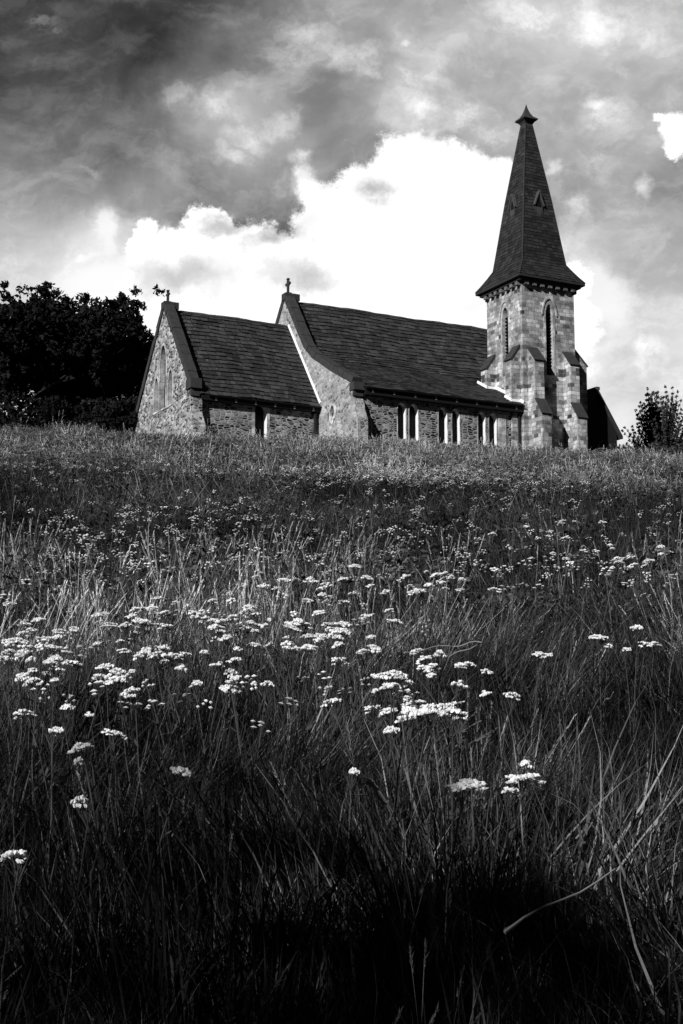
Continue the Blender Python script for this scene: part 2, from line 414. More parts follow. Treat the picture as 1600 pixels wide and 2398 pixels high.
def slates(mb, bl, br, tl, tr, course, sw, lift=.045, jag=.5, tk=.03):
    """courses of overlapping slates over a (possibly tapering) quad"""
    bl, br, tl, tr = map(Vector, (bl, br, tl, tr))
    Ls = ((tl + tr) / 2 - (bl + br) / 2).length; nc = max(1, round(Ls / course))
    nrm = (br - bl).cross(tl - bl).normalized()
    for i in range(nc):
        t0 = i / nc; t1 = min(1, (i + 1.25) / nc)
        A = bl.lerp(tl, t0); B = br.lerp(tr, t0); A2 = bl.lerp(tl, t1); B2 = br.lerp(tr, t1)
        wd = (B - A).length
        if wd < .02: continue
        cuts = [0.0]; x = random.uniform(.3, 1) * sw
        while x < wd - sw * .3: cuts.append(x / wd); x += sw * random.uniform(.6, 1.35)
        cuts.append(1.0)
        for k in range(len(cuts) - 1):
            a, b = cuts[k], cuts[k + 1]
            g_ = min(.012 / max(wd, .1), (b - a) * .1)
            l = lift * random.uniform(.7, 1.4); j = random.uniform(-jag, jag) * course * .12 / Ls
            up = (A2 - A) * (j * nc)
            p0 = A.lerp(B, a + g_) + nrm * l + up; p1 = A.lerp(B, b - g_) + nrm * (l + random.uniform(-.006, .006)) + up
            p2 = A2.lerp(B2, b - g_) + nrm * .004; p3 = A2.lerp(B2, a + g_) + nrm * .004
            q0 = p0 - nrm * tk; q1 = p1 - nrm * tk
            mb.add([p0, p1, p2, p3, q0, q1], [(0, 1, 2, 3), (4, 5, 1, 0)])

def sag(m): m.v = [(a, b, c + .028 * math.sin(a * .8 + .4) + .016 * math.sin(a * 2.3 + b) + .010 * math.sin(a * 5.1 + b * 1.7)) for a, b, c in m.v]
# --- chancel
CA0, CA1 = -18.2, -10.6
CB = 4.45; CR = 8.45; CZE = 17.75; CZR = 22.95; CN = 2 * CR - CB
mb = MB()
cw = [(8.45, .95, 17.3, 20.9), (7.25, .70, 17.3, 19.25), (9.45, .70, 17.3, 19.25)]
east_holes = [lancet(*c) for c in cw]
holed(mb, [(CB, ZB), (CN, ZB), (CN, CZE), (CR, CZR), (CB, CZE)], east_holes, fE(CA0), .28)
mb.build('chancel_gable', [m_east, m_dress], church)
for c in cw: window(church, fE(CA0), *c, depth=.28, ring=.12, proud=.03, pane=plain('pale_glass', .05, .5, .4, 5) if c[0] > 8.5 or c[0] < 8 else m_glass)
mb = MB()
cwin = (-14.05, .72, 15.2, 17.25)
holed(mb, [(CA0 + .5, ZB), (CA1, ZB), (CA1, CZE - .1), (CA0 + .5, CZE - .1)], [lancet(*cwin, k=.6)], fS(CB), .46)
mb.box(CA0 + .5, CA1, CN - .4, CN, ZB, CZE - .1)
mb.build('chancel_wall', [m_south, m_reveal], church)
window(church, fS(CB), *cwin, depth=.46, ring=.16, proud=.02, k=.6, pane=m_dark)
sl = (CZR - CZE) / (CR - CB)
def roofz(b): return CZE + (b - CB) * sl
mb = MB(); e = .32
slates(mb, (CA0 + .45, CB - e, CZE - e * sl), (CA1, CB - e, CZE - e * sl), (CA0 + .45, CR, CZR), (CA1, CR, CZR), .33, .46, .07)
mb.quad((CA0 + .45, CB - e, CZE - e * sl), (CA1, CB - e, CZE - e * sl), (CA1, CR, CZR - .01), (CA0 + .45, CR, CZR - .01))
mb.quad((CA0 + .45, CN + e, CZE - e * sl), (CA1, CN + e, CZE - e * sl), (CA1, CR, CZR - .01), (CA0 + .45, CR, CZR - .01))
for i in range(17):
    x0 = CA0 + .5 + i * .44; mb.prism([(-.14, -.10), (0, .05 + .012 * random.random()), (.14, -.10)], lambda p, q, d: (d, CR + p, CZR + .02 + q), x0, x0 + .425)
sag(mb); mb.build('chancel_roof', m_roof, church)
def coping(name, a0, a1, pts, mat, hgt=.22, seg=.75, parent=church, over=.06):
    """row of slabs along a raking line; pts = [(b, z), ...]"""
    m = MB()
    for (p0, p1) in zip(pts[:-1], pts[1:]):
        p0 = Vector(p0); p1 = Vector(p1); L = (p1 - p0).length; n = max(1, round(L / seg)); d = (p1 - p0) / n; nn = Vector((-d.y, d.x)).normalized()
        if nn.y < 0: nn = -nn
        for i in range(n):
            q0 = p0 + d * (i + .012); q1 = p0 + d * (i + .988); h = hgt * random.uniform(.9, 1.08); w = random.uniform(-.015, .015)
            prof = [q0 - nn * .12, q1 - nn * .12, q1 + nn * h, q0 + nn * h]
            m.prism([(q.x, q.y) for q in prof], lambda p, q, dd: (dd, p, q), a0 - over + w, a1 + over + w)
    return m.build(name, mat, parent)
CP0, CP1 = CA0, CA0 + .42
coping('gable_coping', CP0, CP1, [(CB - .15, CZE + .15), (CR, CZR + .22)], m_cope)
coping('gable_coping', CP0, CP1, [(CN + .15, CZE + .15), (CR, CZR + .22)], m_cope)
mb = MB(); mb.box(CP0 - .08, CP1 + .12, CB - .42, CB + .35, CZE - .15, CZE + .38); mb.box(CP0, CP1 + .05, CB - .28, CB + .3, CZE - .55, CZE - .16)
mb.build('kneeler', m_cope, church)
def stone_cross(a, b, z, h, wheel=True):
    m = MB(); m.box(a - .16, a + .16, b - .16, b + .16, z - .15, z + .1 * h); m.box(a - .06, a + .06, b - .06, b + .06, z + .1 * h, z + h)
    m.box(a - .055, a + .055, b - .30 * h, b + .30 * h, z + .60 * h, z + .74 * h)
    if wheel:
        pts = [(a, b + .2 * h * math.cos(t), z + .67 * h + .2 * h * math.sin(t)) for t in [k * math.pi / 8 for k in range(17)]]
        m.tube(pts, .045, 6)
    m.box(a - .07, a + .07, b - .09, b + .09, z + .93 * h, z + h * 1.02)
    return m.build('gable_cross', m_cope, church)
mb = MB(); mb.box(CP0 - .1, CP1 + .35, CR - .26, CR + .26, CZR + .02, CZR + .42); mb.build('apex_stone', m_cope, church)
stone_cross(CA0 + .2, CR, CZR + .40, .72, False)
def buttress(parent, name, mat, f, prof, d0, d1):
    m = MB(); m.prism(prof, f, d0, d1); return m.build(name, mat, parent)
fA = lambda p, q, d: (d, p, q)   # profile in (y, z), swept along x
fB = lambda p, q, d: (p, d, q)   # profile in (x, z), swept along y
buttress(church, 'buttress', m_east, fA, [(CB - .003, 17.35), (CB - .28, 17.0), (CB - .32, 16.3), (CB - .85, 15.5), (CB - 1.0, ZB), (CB - .003, ZB)], CA0 - .003, CA0 + .62)
buttress(church, 'buttress', m_east, fA, [(CN, 17.4), (CN + .5, 16.7), (CN + .6, 15.6), (CN + .9, ZB), (CN, ZB)], CA0 - .003, CA0 + .62)

def gutter(b, z, a0, a1, brk=.8):
    m = MB(); n = 8
    v = []; 
    for a in (a0, a1): v += [(a, b - .085 + .085 * math.cos(t), z - .085 * math.sin(t)) for t in [math.pi * k / n for k in range(n + 1)]]
    m.add(v, [(i, i + 1, i + n + 2, i + n + 1) for i in range(n)] + [tuple(range(n + 1)), tuple(range(n + 1, 2 * n + 2))])
    m.quad((a0, b - .17, z - .004), (a1, b - .17, z - .004), (a1, b, z - .004), (a0, b, z - .004))
    g_ = m.build('gutter', m_gutter, church)
    x = a0 + .4
    while x < a1:
        m = MB(); m.box(x, x + .10, b + .0, b + .34, z - .24, z - .06); m.build('eaves_bracket', m_copel, g_); x += brk
    return g_
gutter(CB - e - .02, CZE - e * sl - .04, CA0 + .95, CA1 - .02, 1.15)
mb = MB(); mb.box(CA0 + .6, CA1, CB - e, CB - .003, CZE - e * sl - .30, CZE - e * sl - .06); mb.build('eaves_board', m_gutter, church)
mb = MB(); mb.tube([(CA1 - .26, CB - .15, 17.3), (CA1 - .26, CB - .15, ZB)], .085, 10); mb.box(CA1 - .40, CA1 - .12, CB - .26, CB - .02, 17.0, 17.35); mb.build('drainpipe', m_gutter, church)

# --- nave and south aisle under one catslide roof
NA0, NA1 = -10.6, 4.2
NB = .40; NR = 8.85; NZ0 = 17.70; NK = (5.8, 20.60); NZR = 24.60; NN = 2 * NR - NB
mb = MB()
ves = [(2.73 + .26 * math.sin(math.pi * t) * sgn, 16.30 + (t if sgn > 0 else t) * .90) for sgn in (1,) for t in np.linspace(0, 1, 9)] + [(2.73 - .26 * math.sin(math.pi * t), 16.30 + t * .90) for t in np.linspace(1, 0, 9)[1:-1]]
out_g = [(NB, ZB), (NN, ZB), (NN, 17.95), (2 * NR - NK[0], NK[1] + .1), (NR, NZR + .1), (6.2, 21.22), (5.3, 20.46), (NB, 17.95)]
holed(mb, out_g, [ves], fE(NA0), .3)
mb.build('nave_gable', [m_nave, m_dress], church)
ro = [(2.73 + (p - 2.73) * 2.1, 16.75 + (q - 16.75) * 1.5) for p, q in ves]
m = MB(); ringm(m, ves, ro, fE(NA0), .02, -.03); fr = m.build('window', m_dress, church); fr['label'] = 'small pointed oval window in the gable'
m = MB(); tri = tessellate_polygon([[Vector((p, q, 0)) for p, q in ves]]); m.add([fE(NA0)(p, q, .28) for p, q in ves], [tuple(t) for t in tri]); m.build('pane', m_dark, fr)
wins = [(-7.62, .50), (-6.88, .56), (-5.05, .55), (-4.22, .48), (-2.55, .48), (-1.82, .50)]
mb = MB()
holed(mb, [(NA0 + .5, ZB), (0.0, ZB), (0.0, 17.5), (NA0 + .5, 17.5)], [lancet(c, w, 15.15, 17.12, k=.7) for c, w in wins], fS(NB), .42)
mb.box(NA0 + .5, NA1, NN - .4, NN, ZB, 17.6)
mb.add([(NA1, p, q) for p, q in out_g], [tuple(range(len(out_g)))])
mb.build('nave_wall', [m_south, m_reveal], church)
for c, w in wins: window(church, fS(NB), c, w, 15.15, 17.12, depth=.34, ring=.05, proud=.012, k=.7, pane=m_dark)
mb = MB(); mb.box(-1.45, -.95, NB - .032, NB, ZB, 17.1); mb.build('quoin_panel', m_dress, church)
mb = MB(); s1 = (NK[1] - NZ0) / NK[0]
x0 = NA0 + .45
K1 = (5.3, 17.70 + 5.3 * s1); K2 = (6.2, 21.12)
def rseg(p, q, xa, xb, lift):
    slates(mb, (xa, p[0], p[1]), (xb, p[0], p[1]), (xa, q[0], q[1]), (xb, q[0], q[1]), .33, .46, lift)
    mb.quad((xa, p[0], p[1] - .006), (xb, p[0], p[1] - .006), (xb, q[0], q[1] - .006), (xa, q[0], q[1] - .006))
rseg((0, NZ0), K1, x0, -.01, .04); rseg((3.62, NZ0 + s1 * 3.62), K1, -.01, NA1, .04)
rseg(K1, K2, x0, NA1, .055); rseg(K2, (NR, NZR), x0, NA1, .065)
mb.quad((x0, 2 * NR - NK[0], NK[1]), (NA1, 2 * NR - NK[0], NK[1]), (NA1, NR, NZR - .01), (x0, NR, NZR - .01))
mb.quad((x0, 2 * NR, NZ0), (NA1, 2 * NR, NZ0), (NA1, 2 * NR - NK[0], NK[1]), (x0, 2 * NR - NK[0], NK[1]))
for i in range(31):
    xx = NA0 + .5 + i * .46; mb.prism([(-.15, -.10), (0, .05 + .012 * random.random()), (.15, -.10)], lambda p, q, d: (d, NR + p, NZR + .02 + q), xx, xx + .445)
sag(mb); mb.build('nave_roof', m_roof, church)
coping('gable_coping', NA0, NA0 + .44, [(NB - .1, 17.98), (3.1, 19.35), (5.3, 20.56), (6.2, 21.32), (NR, NZR + .24)], m_cope, seg=.62)
coping('gable_coping', NA0, NA0 + .44, [(2 * NR - NK[0], NK[1] + .16), (NR, NZR + .24)], m_cope)
mb = MB(); mb.box(NA0 - .1, NA0 + .85, NR - .26, NR + .26, NZR + .02, NZR + .42); mb.build('apex_stone', m_cope, church)
stone_cross(NA0 + .2, NR, NZR + .40, .95)
mb = MB(); mb.box(NA0 - .06, NA0 + .58, NB - .3, NB + .25, 17.50, 17.93); mb.box(NA0, NA0 + .56, NB - .16, NB + .2, 17.2, 17.49); mb.build('kneeler', m_cope, church)
buttress(church, 'buttress', m_nave, fA, [(NB - .003, 17.15), (NB - .22, 16.8), (NB - .26, 16.5), (NB - .60, 15.9), (NB - .64, ZB), (NB - .003, ZB)], NA0 - .003, NA0 + .6)
gutter(-.02, NZ0 - .05, NA0 + .55, -.02, 1.3)
mb = MB(); mb.box(NA0 + .6, -.01, 0, NB - .003, NZ0 - .42, NZ0 - .07); mb.build('eaves_board', m_gutter, church)
mb = MB(); mb.tube([(-.16, NB - .14, 17.4), (-.16, NB - .14, ZB)], .075, 10); mb.build('drainpipe', m_gutter, church)
# pale lead fillets where a roof meets a wall
def fillet(f, pts, wd=.10, proud=.05):
    m = MB()
    for (p0, p1) in zip(pts[:-1], pts[1:]):
        p0 = Vector(p0); p1 = Vector(p1); d = (p1 - p0); nn = Vector((-d.y, d.x)).normalized() * wd
        if nn.y < 0: nn = -nn
        m.prism([tuple(p0), tuple(p1), tuple(p1 + nn), tuple(p0 + nn)], f, -proud, .01)
    return m.build('flashing', m_lead, church)
fillet(fE(CA1), [(CB - .25, CZE - .25 * sl + .08), (CR - .1, CZR + .0)], .13)
fillet(fE(0), [(.0, NZ0 + .08), (1.2, NZ0 + .12 + 1.2 * s1), (2.9, NZ0 + .10 + 2.9 * s1)], .16)
for bb in (.28, 2.78):
    mb = MB(); zz = NZ0 + bb * s1 + .06; mb.prism([(-.67, zz), (0, zz), (0, zz + .15), (-.67, zz + .15)], lambda p, q, d: (p, d, q), bb - .05, bb + .01); mb.build('flashing', m_lead, church)
fillet(fE(-.62), [(.28, NZ0 + .08 + .28 * s1), (.95, NZ0 + .10 + .95 * s1)], .14, .05)
fillet(fE(-.62), [(2.75, NZ0 + .08 + 2.75 * s1), (3.75, NZ0 + .10 + 3.75 * s1)], .14, .05)

# --- tower
TW = 3.6; TZ = 24.8
mb = MB()
eE = (1.69, .62, 19.75, 23.75); eS = (1.84, .50, 19.6, 23.75)
holed(mb, [(0, ZB), (TW, ZB), (TW, TZ), (0, TZ)], [lancet(*eE)], fE(0), .5, thick=.01)
holed(mb, [(0, ZB), (TW, ZB), (TW, TZ), (0, TZ)], [lancet(*eS)], fS(0), .5, thick=.01)
mb.quad((TW, 0, ZB), (TW, TW, ZB), (TW, TW, TZ), (TW, 0, TZ)); mb.quad((0, TW, ZB), (TW, TW, ZB), (TW, TW, TZ), (0, TW, TZ))
tower = mb.build('tower', [m_tower, m_dress], church)
def louvred(f, w):
    a, fr = window(tower, f, *w, depth=.5, ring=.13, proud=.025, pane=m_dark)
    fr['label'] = 'tall louvred belfry lancet'
    h = lancet(w[0], w[1] + .40, w[3] - 1.0, w[3] + .32, k=1.1); h2 = lancet(w[0], w[1] + .58, w[3] - 1.0, w[3] + .46, k=1.05)
    m = MB(); n = len(h); idx = list(range(2, n)); # arch only
    v = [f(p, q, -.07) for p, q in h] + [f(p, q, -.07) for p, q in h2] + [f(p, q, 0) for p, q in h] + [f(p, q, 0) for p, q in h2]
    fs = []
    for i in range(2, n - 1):
        j = i + 1; fs += [(i, j, j + n, i + n), (i + n, j + n, j + 3 * n, i + 3 * n), (i, j, j + 2 * n, i + 2 * n)]
    m.add(v, fs); m.build('hood_mould', m_dress, tower)
    m = MB(); z = w[2] + .05
    while z < w[3] - .5:
        c = w[0]; hw = w[1] / 2 - .01
        m.add([f(c - hw, z, .16), f(c + hw, z, .16), f(c + hw, z + .2, .40), f(c - hw, z + .2, .40), f(c - hw, z - .03, .16), f(c + hw, z - .03, .16)], [(0, 1, 2, 3), (4, 5, 1, 0)]); z += .2
    m.build('louvre', m_gutter, tower)
louvred(fE(0), eE); louvred(fS(0), eS)
def tb(axis, s0, s1, out, base, stages):
    """angle buttress: out is the sign; stages [(projection, z top at the wall side, z top at the outer edge)] from the top down"""
    prof = [(base, stages[0][1])]
    for (p, zt, zo) in stages:
        last = abs(prof[-1][0] - base)
        prof += [(base + out * last, zt)] if last > 0 else []
        prof += [(base + out * p, zo)]
    prof += [(base + out * stages[-1][0], ZB), (base, ZB)]
    m = MB(); m.prism(prof, fA if axis == 'S' else fB, s0, s1)
    b_ = m.build('buttress', m_tower, tower)
    last = 0
    for (p, zt, zo) in stages:          # sloping weathering slabs
        d = Vector((out * (p - last), zo - zt)); nn = Vector((-d.y, d.x)).normalized() * .07
        if nn.y < 0: nn = -nn
        a = Vector((base + out * last, zt)); b2 = Vector((base + out * p, zo)); ex = d.normalized() * .07
        m = MB(); m.prism([tuple(a), tuple(b2 + ex), tuple(b2 + ex + nn), tuple(a + nn)], fA if axis == 'S' else fB, s0 - .05, s1 + .05); last = p
        m.build('weathering', m_cope, b_)
two = [(.70, 21.05, 20.2), (1.30, 17.95, 17.05)]
tb('S', .30, .92, -1, -.003, two); tb('S', 2.72, 3.34, -1, -.003, two)
tb('E', .28, .90, -1, -.003, [(.60, 21.2, 20.35)]); tb('E', 2.78, 3.40, -1, -.003, [(.60, 21.2, 20.35)])
tb('W', .28, .90, 1, TW + .003, [(1.0, 21.5, 20.5)]); tb('W', 2.72, 3.34, 1, TW + .003, [(1.0, 21.5, 20.5)])
mb = MB()
for i in range(7):
    t = .06 + i * .535
    for (x0, x1, y0, y1) in ((t, t + .26, -.26, 0), (-.26, 0, t, t + .26), (t, t + .26, TW, TW + .26), (TW, TW + .26, t, t + .26)):
        zz = 24.64
        mb.box(x0, x1, y0, y1, zz, 24.85)
mb.build('corbel_table', m_corb, tower)
mb = MB(); mb.box(-.30, TW + .30, -.30, TW + .30, 24.86, 24.98); mb.build('eaves_course', m_cope, tower)
# --- spire
c0 = TW / 2
prof = [(25.02, 2.28), (25.16, 2.27), (25.5, 2.02), (25.9, 1.76), (26.34, 1.50), (27.3, 1.365), (30.36, .955), (35.05, .235)]
mb = MB()
def ring4(w, z): return [(c0 - w, c0 - w, z), (c0 + w, c0 - w, z), (c0 + w, c0 + w, z), (c0 - w, c0 + w, z)]
mb.add(ring4(2.28, 25.0) + ring4(1.6, 24.99), [(0, 1, 2, 3)])
for (z0, w0), (z1, w1) in zip(prof[:-1], prof[1:]):
    r0, r1 = ring4(w0, z0), ring4(w1, z1)
    for k in range(4):
        j = (k + 1) % 4
        mb.quad(r0[k], r0[j], r1[j], r1[k])
        if z0 > 25.1: slates(mb, r0[k], r0[j], r1[k], r1[j], .21, .34, .028, .6, .022)
for k in range(4):        # hip rolls
    pts = [ring4(w + .01, z)[k] for z, w in prof[1:]]
    mb.tube(pts, .045, 6)
spire = mb.build('spire', m_spire, church)
mb = MB(); cp = [(34.9, .25), (35.15, .26), (35.28, .34), (35.40, .50), (35.50, .47), (35.62, .30), (35.85, .17), (36.15, .07), (36.45, .0)]
for (z0, w0), (z1, w1) in zip(cp[:-1], cp[1:]):
    r0, r1 = ring4(w0, z0), ring4(max(w1, .004), z1)
    for k in range(4): mb.quad(r0[k], r0[(k + 1) % 4], r1[(k + 1) % 4], r1[k])
mb.build('spire_cap', m_cope, spire)
def vent(side):
    z0 = 29.35; w = lambda z: 1.365 + (z - 27.3) * (.955 - 1.365) / 3.06
    def f(p, q, d):
        y = w(z0) - d        # distance from the axis
        if side == 'S': return (c0 + p, c0 - y, q)
        if side == 'E': return (c0 - y, c0 + p, q)
        if side == 'N': return (c0 + p, c0 + y, q)
        return (c0 + y, c0 + p, q)
    h = .36
    m = MB(); m.prism([(-.27, z0), (.27, z0), (.27, z0 + .62), (0, z0 + 1.25), (-.27, z0 + .62)], f, -.02, .42)
    v_ = m.build('spire_vent', m_spire, spire)
    m = MB()
    for s in (-1, 1): m.prism([(s * .38, z0 + .48), (0, z0 + 1.38), (0, z0 + 1.26), (s * .30, z0 + .48)], f, -.10, .45)
    m.build('vent_hood', plain('vent_hood_stone', .05), v_)
    m = MB(); m.prism([(-.13, z0 + .42), (.13, z0 + .42), (.10, z0 + .72), (0, z0 + .92), (-.10, z0 + .72)], f, -.035, -.021); m.build('vent_opening', m_dark, v_)
    m = MB(); m.prism([(-.2, z0 + .38), (.2, z0 + .38), (.12, z0 - .1), (-.06, z0 - .5), (-.14, z0 - .1)], f, -.028, -.021); m.build('vent_sill', plain('vent_sill_stone', .045), v_)
for s_ in 'SENW': vent(s_)

# --- gabled porch on the far side of the tower
PB = 1.0; PA = 5.72; PH = 1.75; PZR = 19.45; PZE = 16.75
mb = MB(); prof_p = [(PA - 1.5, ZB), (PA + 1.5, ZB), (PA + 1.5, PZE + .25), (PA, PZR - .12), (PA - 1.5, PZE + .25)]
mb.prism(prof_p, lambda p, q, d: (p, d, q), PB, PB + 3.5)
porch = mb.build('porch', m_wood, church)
mb = MB()
for s in (-1, 1):
    mb.prism([(PA, PZR), (PA + s * PH, PZE), (PA + s * PH, PZE - .16), (PA, PZR - .18)], lambda p, q, d: (p, d, q), PB - .25, PB + 3.6)
mb.box(PA - .12, PA + .12, PB - .3, PB + 3.6, PZR - .12, PZR + .06)
mb.build('porch_roof', m_roof, porch)
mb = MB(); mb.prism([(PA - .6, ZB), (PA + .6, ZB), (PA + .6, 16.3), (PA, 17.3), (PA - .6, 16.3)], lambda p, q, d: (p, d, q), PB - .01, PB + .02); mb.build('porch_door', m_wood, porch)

# ------------------------------------------------------------------ trees
def leafcloud(centers, radii, n_per, size, seed, squash=.8):
    r = np.random.default_rng(seed); V = []; 
    C = np.repeat(np.array(centers), n_per, 0); Rr = np.repeat(np.array(radii), n_per)
    d = r.normal(size=C.shape); d /= np.linalg.norm(d, axis=1)[:, None]
    P = C + d * (Rr * r.random(len(C)) ** .45)[:, None] * np.array([1, 1, squash])
    a = r.normal(size=P.shape); a /= np.linalg.norm(a, axis=1)[:, None]
    b = np.cross(a, r.normal(size=P.shape)); b /= np.linalg.norm(b, axis=1)[:, None]
    s = (size * (.6 + .8 * r.random(len(P))))[:, None]
    q = np.stack([P - a * s, P - b * s * .5, P + a * s, P + b * s * .5], 1).reshape(-1, 3)
    return q
def quads_obj(name, q, mat, parent=None):
    n = len(q) // 4; me = bpy.data.meshes.new(name)
    me.vertices.add(len(q)); me.vertices.foreach_set('co', q.astype(np.float32).ravel())
    me.loops.add(len(q)); me.loops.foreach_set('vertex_index', np.arange(len(q), dtype=np.int32))
    me.polygons.add(n); me.polygons.foreach_set('loop_start', np.arange(0, len(q), 4, dtype=np.int32)); me.polygons.foreach_set('loop_total', np.full(n, 4, dtype=np.int32))
    me.materials.append(mat); me.update(); me.validate()
    o = bpy.data.objects.new(name, me); col.objects.link(o); o.parent = parent
    return o
def tree(name, x, y, h, wid, seed, label, cat, trunk_h=.25, levels=4, nleaf=42, lsize=.17, clump=.55, mat=m_leaf, group=None, upright=.35, tr=.3, spread=.62, gap=.12):
    rnd = random.Random(seed)
    root = empty(name, (x, y, gz(x, y) - .15)); tag(root, label, cat, group)
    t = MB(); tips = []
    def grow(p, d, L, r, lev):
        n = 4; pts = [p.copy()]; q = p.copy(); dd = d.copy()
        for i in range(n):
            dd = (dd + Vector((rnd.gauss(0, .13), rnd.gauss(0, .13), rnd.gauss(0, .06) + .03))).normalized(); q = q + dd * L / n; pts.append(q.copy())
            if lev >= levels - 2 and i >= 1: tips.append(q.copy() + Vector((rnd.gauss(0, .2), rnd.gauss(0, .2), rnd.gauss(0, .15))))
        t.tube(pts, [r * (1 - .5 * i / n) for i in range(n + 1)], 6 if lev < 2 else 4)
        if lev < levels:
            k = rnd.choice([3, 4]) if lev else 6
            for i in range(k):
                az = rnd.uniform(0, 2 * math.pi); el = rnd.uniform(upright * .2, 1.1) if lev else rnd.uniform(.05, 1.3)
                nd = Vector((math.cos(az) * math.cos(el), math.sin(az) * math.cos(el), math.sin(el)))
                nd = (nd * spread * 1.3 + dd * .5).normalized()
                st_ = pts[rnd.choice([2, 3, 4])] if lev else pts[rnd.choice([2, 3, 4, 4])]
                grow(st_, nd, L * rnd.uniform(.55, .78), r * .5, lev + 1)
    L0 = 1.0
    grow(Vector((0, 0, 0)), Vector((0, 0, 1)), L0 * 1.15, .055, 0)
    # fit to size
    T = np.array([tuple(p) for p in tips]); 
    sx = wid / 2 / np.percentile(np.abs(T[:, :2]), 90); sz = (h - clump * .6) / T[:, 2].max()
    t.v = [(a * sx, b * sx, c * sz) for a, b, c in t.v]
    T = T * np.array([sx, sx, sz])
    mxy = T[T[:, 2] > h * .4][:, :2].mean(0) / T[T[:, 2] > h * .4][:, 2].mean()
    T[:, 0] -= mxy[0] * T[:, 2]; T[:, 1] -= mxy[1] * T[:, 2]
    t.v = [(a - mxy[0] * c, b - mxy[1] * c, c) for a, b, c in t.v]
    T[:, :2] = T[:, :2] * np.minimum(1, (wid * .56) / np.maximum(.01, np.hypot(T[:, 0], T[:, 1])))[:, None]
    T = T[T[:, 2] > h * trunk_h]
    keep = np.array([rnd.random() > gap for _ in T]); T = T[keep]
    if len(T) > 760: T = T[np.array(rnd.sample(range(len(T)), 760))]
    t.build('trunk', m_bark, root)
    rad = np.array([clump * rnd.uniform(.45, 1.15) for _ in T])
    quads_obj('crown', leafcloud(T, rad, nleaf, lsize, seed), mat, root)
    return root
def dpos(xd, Y): s, t = st(xd, 1000); return s * Y
def hof(xd, yd, Y): return st(xd, yd)[1] * Y - gz(dpos(xd, Y), Y) + .15
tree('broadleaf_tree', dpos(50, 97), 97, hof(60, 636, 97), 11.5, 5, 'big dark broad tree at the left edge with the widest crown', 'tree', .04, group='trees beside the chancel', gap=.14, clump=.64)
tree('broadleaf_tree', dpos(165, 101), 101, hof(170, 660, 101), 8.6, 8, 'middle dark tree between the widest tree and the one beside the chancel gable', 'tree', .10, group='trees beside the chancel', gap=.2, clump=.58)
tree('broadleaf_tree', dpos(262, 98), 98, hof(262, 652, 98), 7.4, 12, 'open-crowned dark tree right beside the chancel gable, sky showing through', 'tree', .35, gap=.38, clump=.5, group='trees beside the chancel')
# extra tree out of view behind the camera, added to shade the near grass
tree('added_shade_tree', -7.6, -8.2, 9.6, 9.8, 31, 'added broad leafy tree out of view behind and to the left, throwing broken shade on the nearest grass', 'tree', .3, gap=.45, clump=.5, lsize=.13, nleaf=40)
# dense dark hedge behind the chancel
root = empty('hedge', (dpos(230, 93), 93, gz(dpos(230, 93), 93))); tag(root, 'tall dense dark hedge with a level top below the trees, left of the chancel', 'hedge')
pts = []; rd = random.Random(3)
for i in range(420):
    xx = rd.uniform(-5.2, 4.6); zz = rd.uniform(.2, 4.3 - .25 * abs(math.sin(xx * 1.3))) * (1 if xx > -3 else .75); pts.append((xx, rd.uniform(-.7, .7), zz))
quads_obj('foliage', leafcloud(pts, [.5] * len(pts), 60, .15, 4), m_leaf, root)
mb = MB()
for i in range(9): mb.tube([(-4.2 + i * 1.05, 0, -.3), (-4.1 + i * 1.05, .1, 2), (-4.2 + i * 1.05, -.1, 3.4)], [.08, .06, .03], 6)
mb.build('stem', m_bark, root)
# low hedge at the left under the big tree
root = empty('undergrowth', (dpos(30, 92), 92, gz(dpos(30, 92), 92))); tag(root, 'low dark scrub under the widest tree at the left edge', 'scrub')
pts = [(rd.uniform(-3.2, 3.2), rd.uniform(-.8, .8), rd.uniform(.1, 4.2) * (.75 + .25 * math.sin(i * .7))) for i in range(340)]
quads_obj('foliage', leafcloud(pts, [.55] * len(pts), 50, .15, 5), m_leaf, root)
# right: small tree and low hedge
def bush(x, y, h, wid, seed):
    root = empty('small_tree', (x, y, gz(x, y) - .1)); tag(root, 'small bushy tree with upright leafy shoots beyond the porch, at the right edge', 'tree')
    rnd = random.Random(seed); t = MB(); T = []; rr = []
    for i in range(150):
        az = rnd.uniform(0, 2 * math.pi); el = rnd.uniform(.15, 1.45); L = rnd.uniform(.8, 1.05)
        d = Vector((math.cos(az) * math.cos(el) * wid / 2, math.sin(az) * math.cos(el) * wid / 2, h * .15 + math.sin(el) * h * .85)) * L
        mid = d * .45 + Vector((rnd.gauss(0, .1), rnd.gauss(0, .1), .15))
        t.tube([(0, 0, 0), mid, d], [.05, .03, .01], 4)
        for k in range(13):
            f_ = .30 + .70 * k / 12; p = mid.lerp(d, (f_ - .45) / .55) if f_ > .45 else mid * (f_ / .45)
            T.append((p.x + rnd.gauss(0, .04), p.y + rnd.gauss(0, .04), p.z)); rr.append(.17 * (1.15 - f_ * .6))
    t.build('trunk', m_bark, root); quads_obj('crown', leafcloud(T, rr, 18, .07, seed, 1), m_leaf2, root)
bush(dpos(1518, 92), 92, hof(1520, 893, 92), 5.4, 5)
root = empty('hedge', (dpos(1500, 88), 88, gz(dpos(1500, 88), 88))); tag(root, 'low dark hedge at the foot of the small tree, right of the porch', 'hedge')
pts = [(rd.uniform(-2.6, 2.6), rd.uniform(-.4, .4), rd.uniform(.0, hof(1500, 1022, 88)) * (.9 + .1 * math.sin(i))) for i in range(120)]
quads_obj('foliage', leafcloud(pts, [.3] * len(pts), 50, .09, 6), m_leaf2, root)

